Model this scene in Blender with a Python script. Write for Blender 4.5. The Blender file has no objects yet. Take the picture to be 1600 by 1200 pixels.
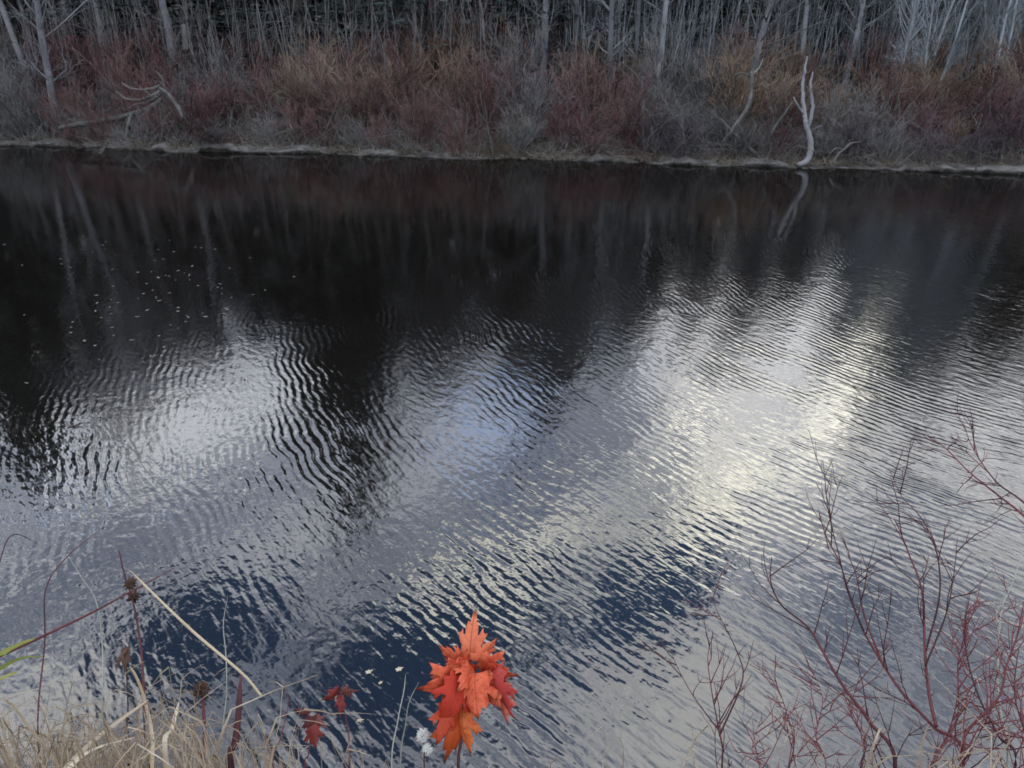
import bpy, math, random
import numpy as np
from mathutils import Vector, Matrix, Quaternion
from mathutils.geometry import delaunay_2d_cdt

PI = math.pi
SC = bpy.context.scene
COL = SC.collection

# ------------------------------------------------------------------ camera
EYE = 4.0
PITCH = math.radians(27.5)
FPX = 1200.0                       # focal length in pixels of the 1600 x 1200 photograph
cam_data = bpy.data.cameras.new('camera')
cam_data.sensor_width = 36.0
cam_data.lens = 27.0
cam_data.clip_start = 0.05
cam_data.clip_end = 3000.0
cam = bpy.data.objects.new('camera', cam_data)
COL.objects.link(cam)
cam.location = (0, 0, EYE)
cam.rotation_euler = (PI / 2 - PITCH, 0, 0)
SC.camera = cam
CT, ST = math.cos(PITCH), math.sin(PITCH)


def ray(x, y):
    px, py = x - 800.0, y - 600.0
    return np.array((px, FPX * CT - py * ST, -(FPX * ST + py * CT)))


def at(x, y, Y):
    """the point seen at photo position x, y that stands Y metres out from the camera"""
    d = ray(x, y)
    return np.array((0, 0, EYE)) + d * (Y / d[1])


def near(x, y, R):
    """the same for things close by, at range R"""
    d = ray(x, y)
    return np.array((0, 0, EYE)) + d * (R / np.linalg.norm(d))


def uv(x, y):
    """sky direction (over the height) that still water mirrors at x, y"""
    d = ray(x, y)
    return d[0] / -d[2], d[1] / -d[2]


# ------------------------------------------------------------------ node helper
class NT:
    def __init__(self, tree):
        self.t = tree
        tree.nodes.clear()

    def n(self, kind, **kw):
        nd = self.t.nodes.new(kind)
        for k, v in kw.items():
            setattr(nd, k, v)
        return nd

    def put(self, sock, v):
        if isinstance(v, bpy.types.NodeSocket):
            self.t.links.new(v, sock)
        elif v is not None:
            sock.default_value = v

    def math(self, op, a, b=None, c=None):
        nd = self.n('ShaderNodeMath', operation=op)
        for i, v in enumerate((a, b, c)):
            self.put(nd.inputs[i], v)
        return nd.outputs[0]

    def vec(self, op, a, b=None):
        nd = self.n('ShaderNodeVectorMath', operation=op)
        self.put(nd.inputs[0], a)
        self.put(nd.inputs[1], b)
        return nd.outputs['Value'] if op in ('LENGTH', 'DOT_PRODUCT', 'DISTANCE') else nd.outputs['Vector']

    def noise(self, co, scale, detail=3.0, rough=0.5, dist=0.0, color=False):
        nd = self.n('ShaderNodeTexNoise')
        self.put(nd.inputs['Vector'], co)
        nd.inputs['Scale'].default_value = scale
        nd.inputs['Detail'].default_value = detail
        nd.inputs['Roughness'].default_value = rough
        nd.inputs['Distortion'].default_value = dist
        return nd.outputs['Color' if color else 'Fac']

    def step(self, v, a, b, lo=0.0, hi=1.0):
        nd = self.n('ShaderNodeMapRange', interpolation_type='SMOOTHSTEP')
        self.put(nd.inputs[0], v)
        nd.inputs[1].default_value, nd.inputs[2].default_value = a, b
        nd.inputs[3].default_value, nd.inputs[4].default_value = lo, hi
        return nd.outputs[0]

    def mix(self, f, a, b):
        nd = self.n('ShaderNodeMix', data_type='RGBA')
        self.put(nd.inputs[0], f)
        for i, v in ((6, a), (7, b)):
            self.put(nd.inputs[i], (*v, 1.0) if isinstance(v, tuple) and len(v) == 3 else v)
        return nd.outputs[2]

    def mapping(self, co, loc=(0, 0, 0), rot=0.0, scale=(1, 1, 1), kind='POINT'):
        nd = self.n('ShaderNodeMapping', vector_type=kind)
        self.put(nd.inputs[0], co)
        nd.inputs[1].default_value = loc
        nd.inputs[2].default_value = (0, 0, rot)
        nd.inputs[3].default_value = scale
        return nd.outputs[0]


# ------------------------------------------------------------------ world: blue sky behind broken streaky cloud
SUN_EL, SUN_AZ = math.radians(17), math.radians(30)       # behind the far wood, to the right
SKY_STRENGTH = 0.15
world = bpy.data.worlds.new('World')
SC.world = world
world.use_nodes = True
W = NT(world.node_tree)
gen = W.n('ShaderNodeTexCoord').outputs['Generated']
sky = W.n('ShaderNodeTexSky', sky_type='NISHITA')
sky.sun_disc = False
sky.sun_elevation = SUN_EL
sky.sun_rotation = SUN_AZ
sky.air_density = 1.0
sky.dust_density = 0.0
sky.ozone_density = 4.0
sep = W.n('ShaderNodeSeparateXYZ')
W.put(sep.inputs[0], gen)
zz = W.math('MAXIMUM', sep.outputs[2], 0.06)
comb = W.n('ShaderNodeCombineXYZ')
W.put(comb.inputs[0], W.math('DIVIDE', sep.outputs[0], zz))
W.put(comb.inputs[1], W.math('DIVIDE', sep.outputs[1], zz))
flat = comb.outputs[0]                                     # position on a level cloud sheet
wob = W.vec('SUBTRACT', W.noise(flat, 2.2, 4, 0.6, color=True), (0.5, 0.5, 0.5))
wob = W.vec('MULTIPLY', wob, (0.30, 0.30, 0.0))
cl = W.vec('ADD', flat, wob)
streak = W.mapping(cl, rot=math.radians(31), scale=(1.8, 0.62, 1.0), kind='TEXTURE')
n_cov = W.noise(streak, 1.15, 4, 0.55)
n_lum = W.noise(streak, 3.8, 6, 0.68)
n_hue = W.noise(cl, 2.6, 4, 0.6)


def lobe(x0, y0, x1, y1, wid, soft=(1.35, 0.25)):
    """one patch of the cloud sheet: its long axis runs between two photo positions of its mirror image"""
    a, b = np.array(uv(x0, y0)), np.array(uv(x1, y1))
    c, ax = (a + b) / 2, (b - a)
    L = np.linalg.norm(ax) / 2
    m = W.mapping(cl, loc=(c[0], c[1], 0), rot=math.atan2(ax[1], ax[0]), scale=(L, wid, 1), kind='TEXTURE')
    m = W.vec('MULTIPLY', m, (1, 1, 0))
    return W.step(W.vec('LENGTH', m), soft[0], soft[1])


def union(vals):
    o = vals[0]
    for v in vals[1:]:
        o = W.math('MAXIMUM', o, v)
    return o


K = 1.0 / SKY_STRENGTH
def rad(r, g, b): return (r * K, g * K, b * K)


EDGE = (1.15, 0.55)
gaps = union([lobe(860, 985, 1110, 865, 0.12, EDGE), lobe(560, 1190, 650, 950, 0.20, EDGE), lobe(140, 1050, 490, 915, 0.17, EDGE),
              lobe(600, 1050, 880, 955, 0.10, EDGE)])
soft_gaps = union([lobe(720, 680, 840, 630, 0.16), lobe(30, 760, 170, 720, 0.16)])
greys = union([lobe(840, 720, 1000, 620, 0.22), lobe(500, 900, 780, 830, 0.13), lobe(60, 860, 380, 770, 0.17), lobe(1320, 880, 1640, 800, 0.17),
               lobe(1480, 700, 1620, 640, 0.3)])
brights = union([lobe(610, 965, 1010, 790, 0.085), lobe(960, 860, 1290, 690, 0.095), lobe(1260, 730, 1380, 550, 0.075),
                 lobe(1010, 700, 1120, 650, 0.10), lobe(1310, 560, 1390, 430, 0.14)])
others = W.step(n_cov, 0.42, 0.33)                         # gaps over the rest of the sky
away = W.math('SUBTRACT', 1.0, lobe(-300, 800, 1900, 800, 1.6))
hole = W.math('MAXIMUM', gaps, W.math('MULTIPLY', others, away))
cloud = W.mix(W.step(n_lum, 0.34, 0.66), rad(0.66, 0.80, 1.12), rad(2.45, 2.52, 2.70))
cloud = W.mix(W.step(n_hue, 0.50, 0.70, 0.0, 0.55), cloud, rad(0.48, 0.78, 1.45))
cloud = W.mix(W.math('MULTIPLY', greys, 0.75), cloud, rad(0.64, 0.76, 1.02))
cloud = W.mix(W.math('MULTIPLY', soft_gaps, 0.8), cloud, rad(1.5, 2.1, 3.4))
cloud = W.mix(W.math('MULTIPLY', brights, W.step(n_lum, 0.32, 0.56, 0.22, 1.0)), cloud, rad(5.0, 4.9, 4.2))
cool = lobe(40, 760, 450, 590, 0.24)
cloud = W.mix(W.math('MULTIPLY', cool, W.step(n_lum, 0.3, 0.6, 0.35, 1.0)), cloud, rad(3.5, 3.6, 3.75))
pales = union([lobe(880, 1180, 1260, 1010, 0.16), lobe(-40, 1180, 160, 1080, 0.14)])
cloud = W.mix(W.math('MULTIPLY', pales, W.step(n_lum, 0.3, 0.6, 0.3, 0.9)), cloud, rad(2.9, 2.9, 2.85))
col = W.mix(hole, cloud, sky.outputs[0])
bg = W.n('ShaderNodeBackground')
W.put(bg.inputs[0], col)
bg.inputs[1].default_value = SKY_STRENGTH
W.t.links.new(bg.outputs[0], W.n('ShaderNodeOutputWorld').inputs[0])

world.cycles.sampling_method = 'MANUAL'
world.cycles.sample_map_resolution = 512

# ------------------------------------------------------------------ sun, veiled by thin cloud
sun_data = bpy.data.lights.new('sun', 'SUN')
sun_data.energy = 0.5
sun_data.angle = math.radians(40)
sun_data.color = (1.0, 0.93, 0.80)
sun = bpy.data.objects.new('sun', sun_data)
COL.objects.link(sun)
sd = Vector((math.sin(SUN_AZ) * math.cos(SUN_EL), math.cos(SUN_AZ) * math.cos(SUN_EL), math.sin(SUN_EL)))
sun.rotation_euler = sd.to_track_quat('Z', 'Y').to_euler()
sun.location = sd * 60

SC.view_settings.view_transform = 'Standard'
SC.view_settings.look = 'None'
SC.view_settings.exposure = 0.0
SC.view_settings.gamma = 1.0
SC.view_settings.use_curve_mapping = False
SC.cycles.use_denoising = True
SC.cycles.pixel_filter_type = 'GAUSSIAN'
SC.cycles.filter_width = 1.9
SC.cycles.max_bounces = 4
SC.cycles.diffuse_bounces = 2
SC.cycles.glossy_bounces = 2
SC.cycles.transmission_bounces = 2
SC.cycles.use_adaptive_sampling = True
SC.cycles.adaptive_threshold = 0.03
SC.cycles.caustics_reflective = False
SC.cycles.caustics_refractive = False


# ------------------------------------------------------------------ materials
def principled(name):
    m = bpy.data.materials.new(name)
    m.use_nodes = True
    t = NT(m.node_tree)
    p = t.n('ShaderNodeBsdfPrincipled')
    out = t.n('ShaderNodeOutputMaterial')
    t.t.links.new(p.outputs[0], out.inputs[0])
    return m, t, p, out


def bark(name, a, b, scale=9.0, rough=0.85, spot=None):
    """wood whose colour drifts between a and b along the stem and from plant to plant"""
    m, t, p, _ = principled(name)
    co = t.n('ShaderNodeTexCoord').outputs['Object']
    rnd = t.n('ShaderNodeObjectInfo').outputs['Random']
    f = t.math('ADD', t.noise(co, scale, 3, 0.6), t.math('MULTIPLY', t.math('SUBTRACT', rnd, 0.5), 0.5))
    c = t.mix(t.step(f, 0.3, 0.72), a, b)
    if spot:
        c = t.mix(t.step(t.noise(t.mapping(co, scale=(6, 6, 14)), 2.0, 3), 0.60, 0.68), c, spot)
    t.put(p.inputs['Base Color'], c)
    p.inputs['Roughness'].default_value = rough
    p.inputs['Specular IOR Level'].default_value = 0.25
    bp = t.n('ShaderNodeBump')
    bp.inputs['Strength'].default_value = 0.35
    bp.inputs['Distance'].default_value = 0.01
    t.put(bp.inputs['Height'], t.noise(t.mapping(co, scale=(1, 1, 0.25)), 40, 3))
    t.put(p.inputs['Normal'], bp.outputs[0])
    return m


def leafy(name, a, b, trans=0.35, scale=14.0, rough=0.55, spread=0.6, speck=None):
    """thin leaf or blade: part of the light comes through"""
    m, t, p, out = principled(name)
    co = t.n('ShaderNodeTexCoord').outputs['Object']
    rnd = t.n('ShaderNodeObjectInfo').outputs['Random']
    f = t.math('ADD', t.noise(co, scale, 3, 0.6), t.math('MULTIPLY', t.math('SUBTRACT', rnd, 0.5), spread))
    c = t.mix(t.step(f, 0.3, 0.7), a, b)
    if speck:                                                  # blotches, veins and browned tips of autumn leaves
        c = t.mix(t.step(t.noise(co, scale * 3, 2), 0.64, 0.72), c, speck)
        sx = t.n('ShaderNodeSeparateXYZ')
        t.put(sx.inputs[0], co)
        ax = t.math('ABSOLUTE', sx.outputs[0])
        side = t.math('PINGPONG', t.math('SUBTRACT', sx.outputs[1], t.math('MULTIPLY', ax, 0.8)), 0.085)
        vein = t.math('MAXIMUM', t.step(ax, 0.022, 0.008), t.math('MULTIPLY', t.step(side, 0.014, 0.004), 0.6))
        c = t.mix(t.math('MULTIPLY', vein, 0.55), c, tuple(0.5 * q + 0.25 * w for q, w in zip(speck, b)))
        rim = t.math('ADD', t.vec('DISTANCE', co, (0, 0.36, 0)), t.math('MULTIPLY', t.noise(co, 7, 2), 0.35))
        c = t.mix(t.step(rim, 0.66, 0.86, 0.0, 0.75), c, (0.22, 0.06, 0.03))
    t.put(p.inputs['Base Color'], c)
    p.inputs['Roughness'].default_value = rough
    p.inputs['Specular IOR Level'].default_value = 0.3
    tr = t.n('ShaderNodeBsdfTranslucent')
    t.put(tr.inputs[0], c)
    mx = t.n('ShaderNodeMixShader')
    mx.inputs[0].default_value = trans
    t.t.links.new(p.outputs[0], mx.inputs[1])
    t.t.links.new(tr.outputs[0], mx.inputs[2])
    t.t.links.new(mx.outputs[0], out.inputs[0])
    return m


M = {
    'pale_bark': bark('pale_bark', (0.14, 0.14, 0.15), (0.27, 0.27, 0.28), 3.0, spot=(0.06, 0.06, 0.06)),
    'grey_bark': bark('grey_bark', (0.11, 0.11, 0.112), (0.23, 0.23, 0.235), 3.0),
    'brown_bark': bark('brown_bark', (0.10, 0.07, 0.06), (0.20, 0.15, 0.13), 3.0),
    'blue_bark': bark('blue_bark', (0.13, 0.143, 0.15), (0.27, 0.29, 0.30), 3.0),
    'feather_bark': bark('feather_bark', (0.20, 0.225, 0.24), (0.36, 0.40, 0.42), 3.0),
    'dark_bark': bark('dark_bark', (0.04, 0.035, 0.03), (0.09, 0.08, 0.07), 3.0),
    'dead_wood': bark('dead_wood', (0.085, 0.083, 0.076), (0.18, 0.175, 0.163), 4.0),
    'red_twig': bark('red_twig', (0.080, 0.042, 0.040), (0.205, 0.125, 0.115), 2.0),
    'maroon_twig': bark('maroon_twig', (0.055, 0.028, 0.028), (0.160, 0.087, 0.084), 2.0),
    'grey_twig': bark('grey_twig', (0.072, 0.071, 0.068), (0.217, 0.210, 0.203), 2.0),
    'tan_twig': bark('tan_twig', (0.110, 0.083, 0.058), (0.304, 0.239, 0.174), 2.0),
    'rust_twig': bark('rust_twig', (0.095, 0.066, 0.047), (0.25, 0.18, 0.125), 2.0),
    'purple_twig': bark('purple_twig', (0.052, 0.045, 0.050), (0.135, 0.115, 0.125), 2.0),
    'needles': leafy('needles', (0.022, 0.034, 0.030), (0.060, 0.080, 0.072), 0.1, 1.5),
    'near_red': bark('near_red', (0.050, 0.013, 0.016), (0.150, 0.042, 0.045), 5.0, 0.6),
    'near_dark': bark('near_dark', (0.034, 0.011, 0.012), (0.110, 0.028, 0.031), 5.0, 0.6),
    'near_grey': bark('near_grey', (0.16, 0.17, 0.14), (0.30, 0.30, 0.25), 5.0),
    'straw': leafy('straw', (0.36, 0.27, 0.16), (0.60, 0.50, 0.34), 0.3, 6.0),
    'pale_straw': leafy('pale_straw', (0.48, 0.40, 0.28), (0.72, 0.63, 0.48), 0.3, 6.0),
    'dull_straw': leafy('dull_straw', (0.30, 0.23, 0.155), (0.66, 0.56, 0.42), 0.3, 9.0),
    'green_blade': leafy('green_blade', (0.22, 0.26, 0.05), (0.52, 0.50, 0.16), 0.35, 5.0),
    'bank_grass': leafy('bank_grass', (0.09, 0.078, 0.056), (0.22, 0.195, 0.15), 0.2, 0.8),
    'coral_leaf': leafy('coral_leaf', (0.60, 0.075, 0.030), (0.86, 0.27, 0.13), 0.45, 5, speck=(0.40, 0.04, 0.02)),
    'scarlet_leaf': leafy('scarlet_leaf', (0.60, 0.055, 0.026), (0.85, 0.20, 0.09), 0.45, 5, speck=(0.28, 0.02, 0.01)),
    'orange_leaf': leafy('orange_leaf', (0.60, 0.11, 0.025), (0.80, 0.24, 0.07), 0.45, 5, speck=(0.45, 0.05, 0.02)),
    'pink_leaf': leafy('pink_leaf', (0.55, 0.075, 0.06), (0.78, 0.22, 0.16), 0.45, 5, speck=(0.30, 0.02, 0.03)),
    'maroon_leaf': leafy('maroon_leaf', (0.08, 0.010, 0.009), (0.22, 0.032, 0.026), 0.3, 22),
    'blush_leaf': leafy('blush_leaf', (0.17, 0.05, 0.045), (0.34, 0.15, 0.12), 0.4, 22),
    'brown_leaf': leafy('brown_leaf', (0.07, 0.035, 0.02), (0.20, 0.10, 0.06), 0.25, 18),
    'white_fluff': leafy('white_fluff', (0.62, 0.60, 0.52), (0.80, 0.79, 0.74), 0.3, 40),
    'fleck': leafy('fleck', (0.02, 0.018, 0.014), (0.14, 0.13, 0.11), 0.0, 2.5),  # surface colour that stands in for sky glints on the ripples
    'seed_brown': bark('seed_brown', (0.030, 0.018, 0.012), (0.085, 0.05, 0.035), 60),
}

# forest floor: leaf litter, damp soil, moss
m, t, p, _ = principled('leaf_litter')
co = t.n('ShaderNodeTexCoord').outputs['Object']
c = t.mix(t.step(t.noise(co, 1.3, 6, 0.7), 0.35, 0.7), (0.030, 0.024, 0.018), (0.085, 0.066, 0.046))
c = t.mix(t.step(t.noise(co, 14, 4, 0.7), 0.52, 0.66), c, (0.13, 0.10, 0.07))
c = t.mix(t.step(t.noise(co, 0.25, 3), 0.55, 0.7), c, (0.035, 0.040, 0.018))
t.put(p.inputs['Base Color'], c)
p.inputs['Roughness'].default_value = 0.95
bp = t.n('ShaderNodeBump')
bp.inputs['Distance'].default_value = 0.06
t.put(bp.inputs['Height'], t.noise(co, 9, 6, 0.7))
t.put(p.inputs['Normal'], bp.outputs[0])
M['litter'] = m

m, t, p, _ = principled('silt')
co = t.n('ShaderNodeTexCoord').outputs['Object']
c = t.mix(t.step(t.noise(co, 2.6, 5, 0.65), 0.38, 0.62), (0.045, 0.042, 0.037), (0.150, 0.145, 0.135))
c = t.mix(t.step(t.noise(co, 0.7, 4), 0.52, 0.62), c, (0.07, 0.062, 0.052))
t.put(p.inputs['Base Color'], c)
p.inputs['Roughness'].default_value = 0.8
bp = t.n('ShaderNodeBump')
bp.inputs['Distance'].default_value = 0.03
t.put(bp.inputs['Height'], t.noise(co, 16, 5, 0.7))
t.put(p.inputs['Normal'], bp.outputs[0])
M['silt'] = m

# river: dark peaty water, glossy, with wind ripples
m, t, p, _ = principled('river_water')
co = t.n('ShaderNodeTexCoord').outputs['Object']
p.inputs['Base Color'].default_value = (0.0045, 0.0037, 0.0030, 1)
p.inputs['Roughness'].default_value = 0.05
p.inputs['IOR'].default_value = 2.0
sp = t.n('ShaderNodeSeparateXYZ')
t.put(sp.inputs[0], co)
warp = t.math('MULTIPLY', t.noise(co, 0.5, 2, 0.5), 22.0)
warp2 = t.math('MULTIPLY', t.noise(co, 2.0, 3, 0.55), 11.0)
wsum = t.math('ADD', warp, warp2)
d1 = t.vec('DISTANCE', co, (8.5, 12.0, 0))
ph1 = t.math('ADD', t.math('MULTIPLY', d1, 2 * PI / 0.086), wsum)
s1 = t.math('SINE', ph1)
d2 = t.vec('DISTANCE', co, (14.0, 15.0, 0))
ph2 = t.math('ADD', t.math('MULTIPLY', d2, 2 * PI / 0.083), t.math('MULTIPLY', wsum, 1.2))
s2 = t.math('SINE', ph2)
gust = t.step(t.noise(co, 0.42, 2, 0.5), 0.36, 0.60, 0.12, 1.0)
gust2 = t.step(t.noise(t.mapping(co, loc=(7, 3, 0)), 0.8, 2, 0.5), 0.40, 0.62, 0.1, 1.0)
calm = t.step(t.math('SUBTRACT', sp.outputs[1], t.math('MULTIPLY', sp.outputs[0], 0.55)), 7.5, 13.0, 1.0, 0.03)
along = t.mapping(co, rot=math.radians(-50), scale=(2.6, 1.0, 1.0), kind='TEXTURE')          # crests run down to the right
patch = t.step(t.noise(along, 1.9, 2, 0.55), 0.34, 0.62, 0.05, 1.0)
chop = t.noise(along, 12.0, 2, 0.5)
far = t.step(t.vec('DISTANCE', co, (8.0, 12.0, 0)), 2.5, 6.0, 0.5, 1.0)
h = t.math('MULTIPLY', t.math('MULTIPLY', t.math('MULTIPLY', s1, gust), t.math('MULTIPLY', patch, far)), 0.00130)
h = t.math('ADD', h, t.math('MULTIPLY', t.math('MULTIPLY', s2, gust2), 0.00014))
h = t.math('ADD', h, t.math('MULTIPLY', chop, 0.0046))
h = t.math('ADD', h, t.math('MULTIPLY', t.noise(co, 4.5, 3, 0.6), 0.0018))
h = t.math('MULTIPLY', h, calm)
h = t.math('ADD', h, t.math('MULTIPLY', t.noise(co, 11.0, 2, 0.5), 0.0013))
bp = t.n('ShaderNodeBump')
bp.inputs['Strength'].default_value = 1.0
bp.inputs['Distance'].default_value = 1.0
t.put(bp.inputs['Height'], h)
t.put(p.inputs['Normal'], bp.outputs[0])
M['water'] = m


# ------------------------------------------------------------------ mesh helpers
class Geo:
    def __init__(self):
        self.v, self.f, self.n = [], [], 0

    def add(self, verts, faces):
        self.v.append(np.asarray(verts, float))
        self.f.extend([tuple(i + self.n for i in q) for q in faces])
        self.n += len(verts)

    def tube(self, pts, radii, sides=4):
        pts = np.asarray(pts, float)
        k = len(pts)
        r = np.broadcast_to(np.asarray(radii, float), (k,)) if np.ndim(radii) else np.full(k, radii)
        tg = np.gradient(pts, axis=0)
        tg /= np.linalg.norm(tg, axis=1)[:, None] + 1e-9
        ref = np.array((0.31, 0.83, 0.46))
        if abs(np.dot(tg[0], ref)) > 0.9:
            ref = np.array((1.0, 0.0, 0.0))
        a = np.cross(tg, ref)
        a /= np.linalg.norm(a, axis=1)[:, None] + 1e-9
        b = np.cross(tg, a)
        an = np.arange(sides) * 2 * PI / sides
        ring = (pts[:, None, :] + r[:, None, None] * (np.cos(an)[None, :, None] * a[:, None, :] + np.sin(an)[None, :, None] * b[:, None, :])).reshape(-1, 3)
        fs = []
        for i in range(k - 1):
            o = i * sides
            for j in range(sides):
                j2 = (j + 1) % sides
                fs.append((o + j, o + j2, o + sides + j2, o + sides + j))
        fs.append(tuple(range(sides - 1, -1, -1)))
        fs.append(tuple((k - 1) * sides + j for j in range(sides)))
        self.add(ring, fs)

    def ribbon(self, pts, widths, side):
        """a slightly folded blade"""
        pts = np.asarray(pts, float)
        w = np.asarray(widths, float)[:, None]
        side = np.asarray(side, float) / np.linalg.norm(side)
        tg = np.gradient(pts, axis=0)
        nr = np.cross(tg, side)
        nr /= np.linalg.norm(nr, axis=1)[:, None] + 1e-9
        L, R, C = pts - side * w / 2, pts + side * w / 2, pts + nr * w * 0.22
        k = len(pts)
        vs = np.empty((k * 3, 3))
        vs[0::3], vs[1::3], vs[2::3] = L, C, R
        fs = []
        for i in range(k - 1):
            o = 3 * i
            fs += [(o, o + 1, o + 4, o + 3), (o + 1, o + 2, o + 5, o + 4)]
        self.add(vs, fs)

    def mesh(self, name):
        me = bpy.data.meshes.new(name)
        v = np.concatenate(self.v) if self.v else np.zeros((0, 3))
        me.from_pydata(v.tolist(), [], self.f)
        me.update()
        return me

    def tris(self):
        return sum(len(q) - 2 for q in self.f)


def put(name, me, mat, parent=None, smooth=True):
    if isinstance(me, Geo):
        me = me.mesh(name)
    if smooth and len(me.polygons):
        me.polygons.foreach_set('use_smooth', [True] * len(me.polygons))
    o = bpy.data.objects.new(name, me)
    COL.objects.link(o)
    if not len(me.materials):
        me.materials.append(None)
    o.material_slots[0].link = 'OBJECT'
    o.material_slots[0].material = M[mat] if isinstance(mat, str) else mat
    if parent:
        o.parent = parent
    return o


def thing(name, label, cat, loc=(0, 0, 0), group=None):
    o = bpy.data.objects.new(name, None)
    COL.objects.link(o)
    o.empty_display_size = 0.1
    o.location = loc
    return tag(o, label, cat, group)


def tag(o, label=None, cat=None, group=None, kind=None):
    for k, v in (('label', label), ('category', cat), ('group', group), ('kind', kind)):
        if v:
            o[k] = v
    return o


def copy_thing(src_parts, name, label, cat, group, loc, rot, scale, mats):
    """a new thing with copies of the given parts"""
    e = thing(name, label, cat, loc, group)
    e.rotation_mode = 'QUATERNION'
    e.rotation_quaternion = rot
    e.scale = scale
    for part_name, me in src_parts:
        o = put(part_name, me, mats[part_name], e)
        if part_name in LOOSE:
            o['kind'] = 'stuff'
    return e


LOOSE = ('crown', 'twigs', 'stems', 'branches')                # hundreds of twigs too fine to pick apart


def nth(k, n):
    w = ('leftmost', 'second', 'third', 'fourth', 'fifth', 'sixth', 'seventh', 'eighth', 'ninth', 'tenth', 'eleventh', 'twelfth', 'thirteenth', 'fourteenth', 'fifteenth', 'sixteenth',
         'seventeenth', 'eighteenth', 'nineteenth', 'twentieth')
    t_ = ('thirtieth', 'fortieth', 'fiftieth')
    if k == 0:
        return 'leftmost'
    if k == n - 1:
        return 'rightmost'
    if k < 20:
        return w[k] + ' from the left'
    u = ('', 'first', 'second', 'third', 'fourth', 'fifth', 'sixth', 'seventh', 'eighth', 'ninth')[(k + 1) % 10]
    tens = ('twenty', 'thirty', 'forty', 'fifty')[(k + 1) // 10 - 2]
    return (tens + '-' + u if u else t_[(k + 1) // 10 - 3]) + ' from the left'


def number_off(things):
    """things that share a label are told apart by their order across the view"""
    by = {}
    for o in things:
        by.setdefault(o['label'], []).append(o)
    for lab, os_ in by.items():
        if len(os_) > 1:
            os_.sort(key=lambda o: o.location.x / o.location.y)
            for k, o in enumerate(os_):
                o['label'] = lab + ', ' + nth(k, len(os_))


def smooth_path(pts, n):
    """Catmull-Rom through the points"""
    P = np.asarray(pts, float)
    P = np.vstack([2 * P[0] - P[1], P, 2 * P[-1] - P[-2]])
    k = len(P) - 3
    out = []
    for u in np.linspace(0, k, n):
        i = min(int(u), k - 1)
        s = u - i
        a, b, c, d = P[i:i + 4]
        out.append(0.5 * (2 * b + (c - a) * s + (2 * a - 5 * b + 4 * c - d) * s * s + (3 * b - a - 3 * c + d) * s ** 3))
    return np.array(out)


def unit(v):
    return v / (np.linalg.norm(v) + 1e-9)


def shoot(rng, p, d, L, n, wob, lift):
    """a wandering shoot: n+1 points from p along d"""
    pts = [np.array(p, float)]
    d = unit(np.array(d, float))
    for i in range(n):
        d = unit(d + rng.normal(0, wob, 3) + np.array((0, 0, lift)))
        pts.append(pts[-1] + d * L / n)
    return np.array(pts)


def aside(rng, tg, spread):
    """a direction leaving tg by about the angle spread"""
    q = rng.normal(0, 1, 3)
    q = unit(q - tg * np.dot(q, tg))
    return unit(tg * math.cos(spread) + q * math.sin(spread))


# ------------------------------------------------------------------ terrain
def shore(x):
    x = np.clip(x, -70, 70)
    return 20.25 - 0.1355 * x + 0.10 * np.sin(x * 0.9) + 0.06 * np.sin(x * 2.3 + 1)


FT = [-3, -0.6, -0.1, 0.06, 0.7, 2, 5, 12, 25, 45, 100, 250, 700]
FZ = [-1, -0.5, -0.30, 0.04, 0.10, 0.38, 0.8, 1.2, 1.7, 2.8, 9, 30, 45]
NY = [-700, -60, -3, 0, 0.3, 1.0, 2.0, 2.75, 3.1, 4.5]
NZ = [8, 2.8, 2.5, 2.42, 2.35, 1.65, 0.62, -0.06, -0.35, -1]


def bumps(x, y):
    return 0.05 * np.sin(x * 1.7 + 0.6 * y) + 0.04 * np.sin(y * 2.1 - x * 0.8 + 2) + 0.03 * np.sin(4.1 * x + 3.3 * y)


def height(x, y):
    s = shore(x)
    far = np.interp(y - s, FT, FZ)
    nr = np.interp(y, NY, NZ)
    z = np.where(y > 10, far, nr)
    amp = np.clip((z - 0.05) / 0.6, 0, 1)
    return z + bumps(x, y) * amp


xs = np.unique(np.concatenate([np.linspace(-700, -60, 12), np.linspace(-60, -20, 30), np.linspace(-20, 20, 120), np.linspace(20, 60, 30), np.linspace(60, 700, 12)]))
tt = np.array([-700, -300, -100, -50, -25, -12, -6, -3, -2, -1, -0.5, 0, 0.2, 0.4, 0.6, 0.8, 1.0, 1.25, 1.5, 1.75, 2, 2.25, 2.5, 2.75, 2.9, 3.1, 3.6, 4.5, 7, 10])
ft = np.concatenate([[-6, -3, -1, -0.6, -0.3, -0.1, 0.0, 0.06, 0.3, 0.7], np.arange(1.1, 6, 0.4), np.arange(6, 26, 1.0), np.arange(26, 60, 3.0), [60, 80, 100, 140, 200, 250, 350, 500, 700]])
V = []
for x in xs:
    s = float(shore(x))
    for y in list(tt) + list(s + ft):
        V.append((x, y, float(height(x, y))))
nr_ = len(tt) + len(ft)
F = [(i * nr_ + j, (i + 1) * nr_ + j, (i + 1) * nr_ + j + 1, i * nr_ + j + 1) for i in range(len(xs) - 1) for j in range(nr_ - 1)]
g = Geo()
g.add(V, F)
tag(put('ground', g, 'litter'), kind='structure')

g = Geo()
V, rows = [], 9
for x in xs:
    e = float(shore(x)) + 0.35
    for y in np.linspace(2.2, e, rows):
        V.append((x, y, 0.0))
g.add(V, [(i * rows + j, (i + 1) * rows + j, (i + 1) * rows + j + 1, i * rows + j + 1) for i in range(len(xs) - 1) for j in range(rows - 1)])
tag(put('water', g, 'water'), kind='structure')

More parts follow.
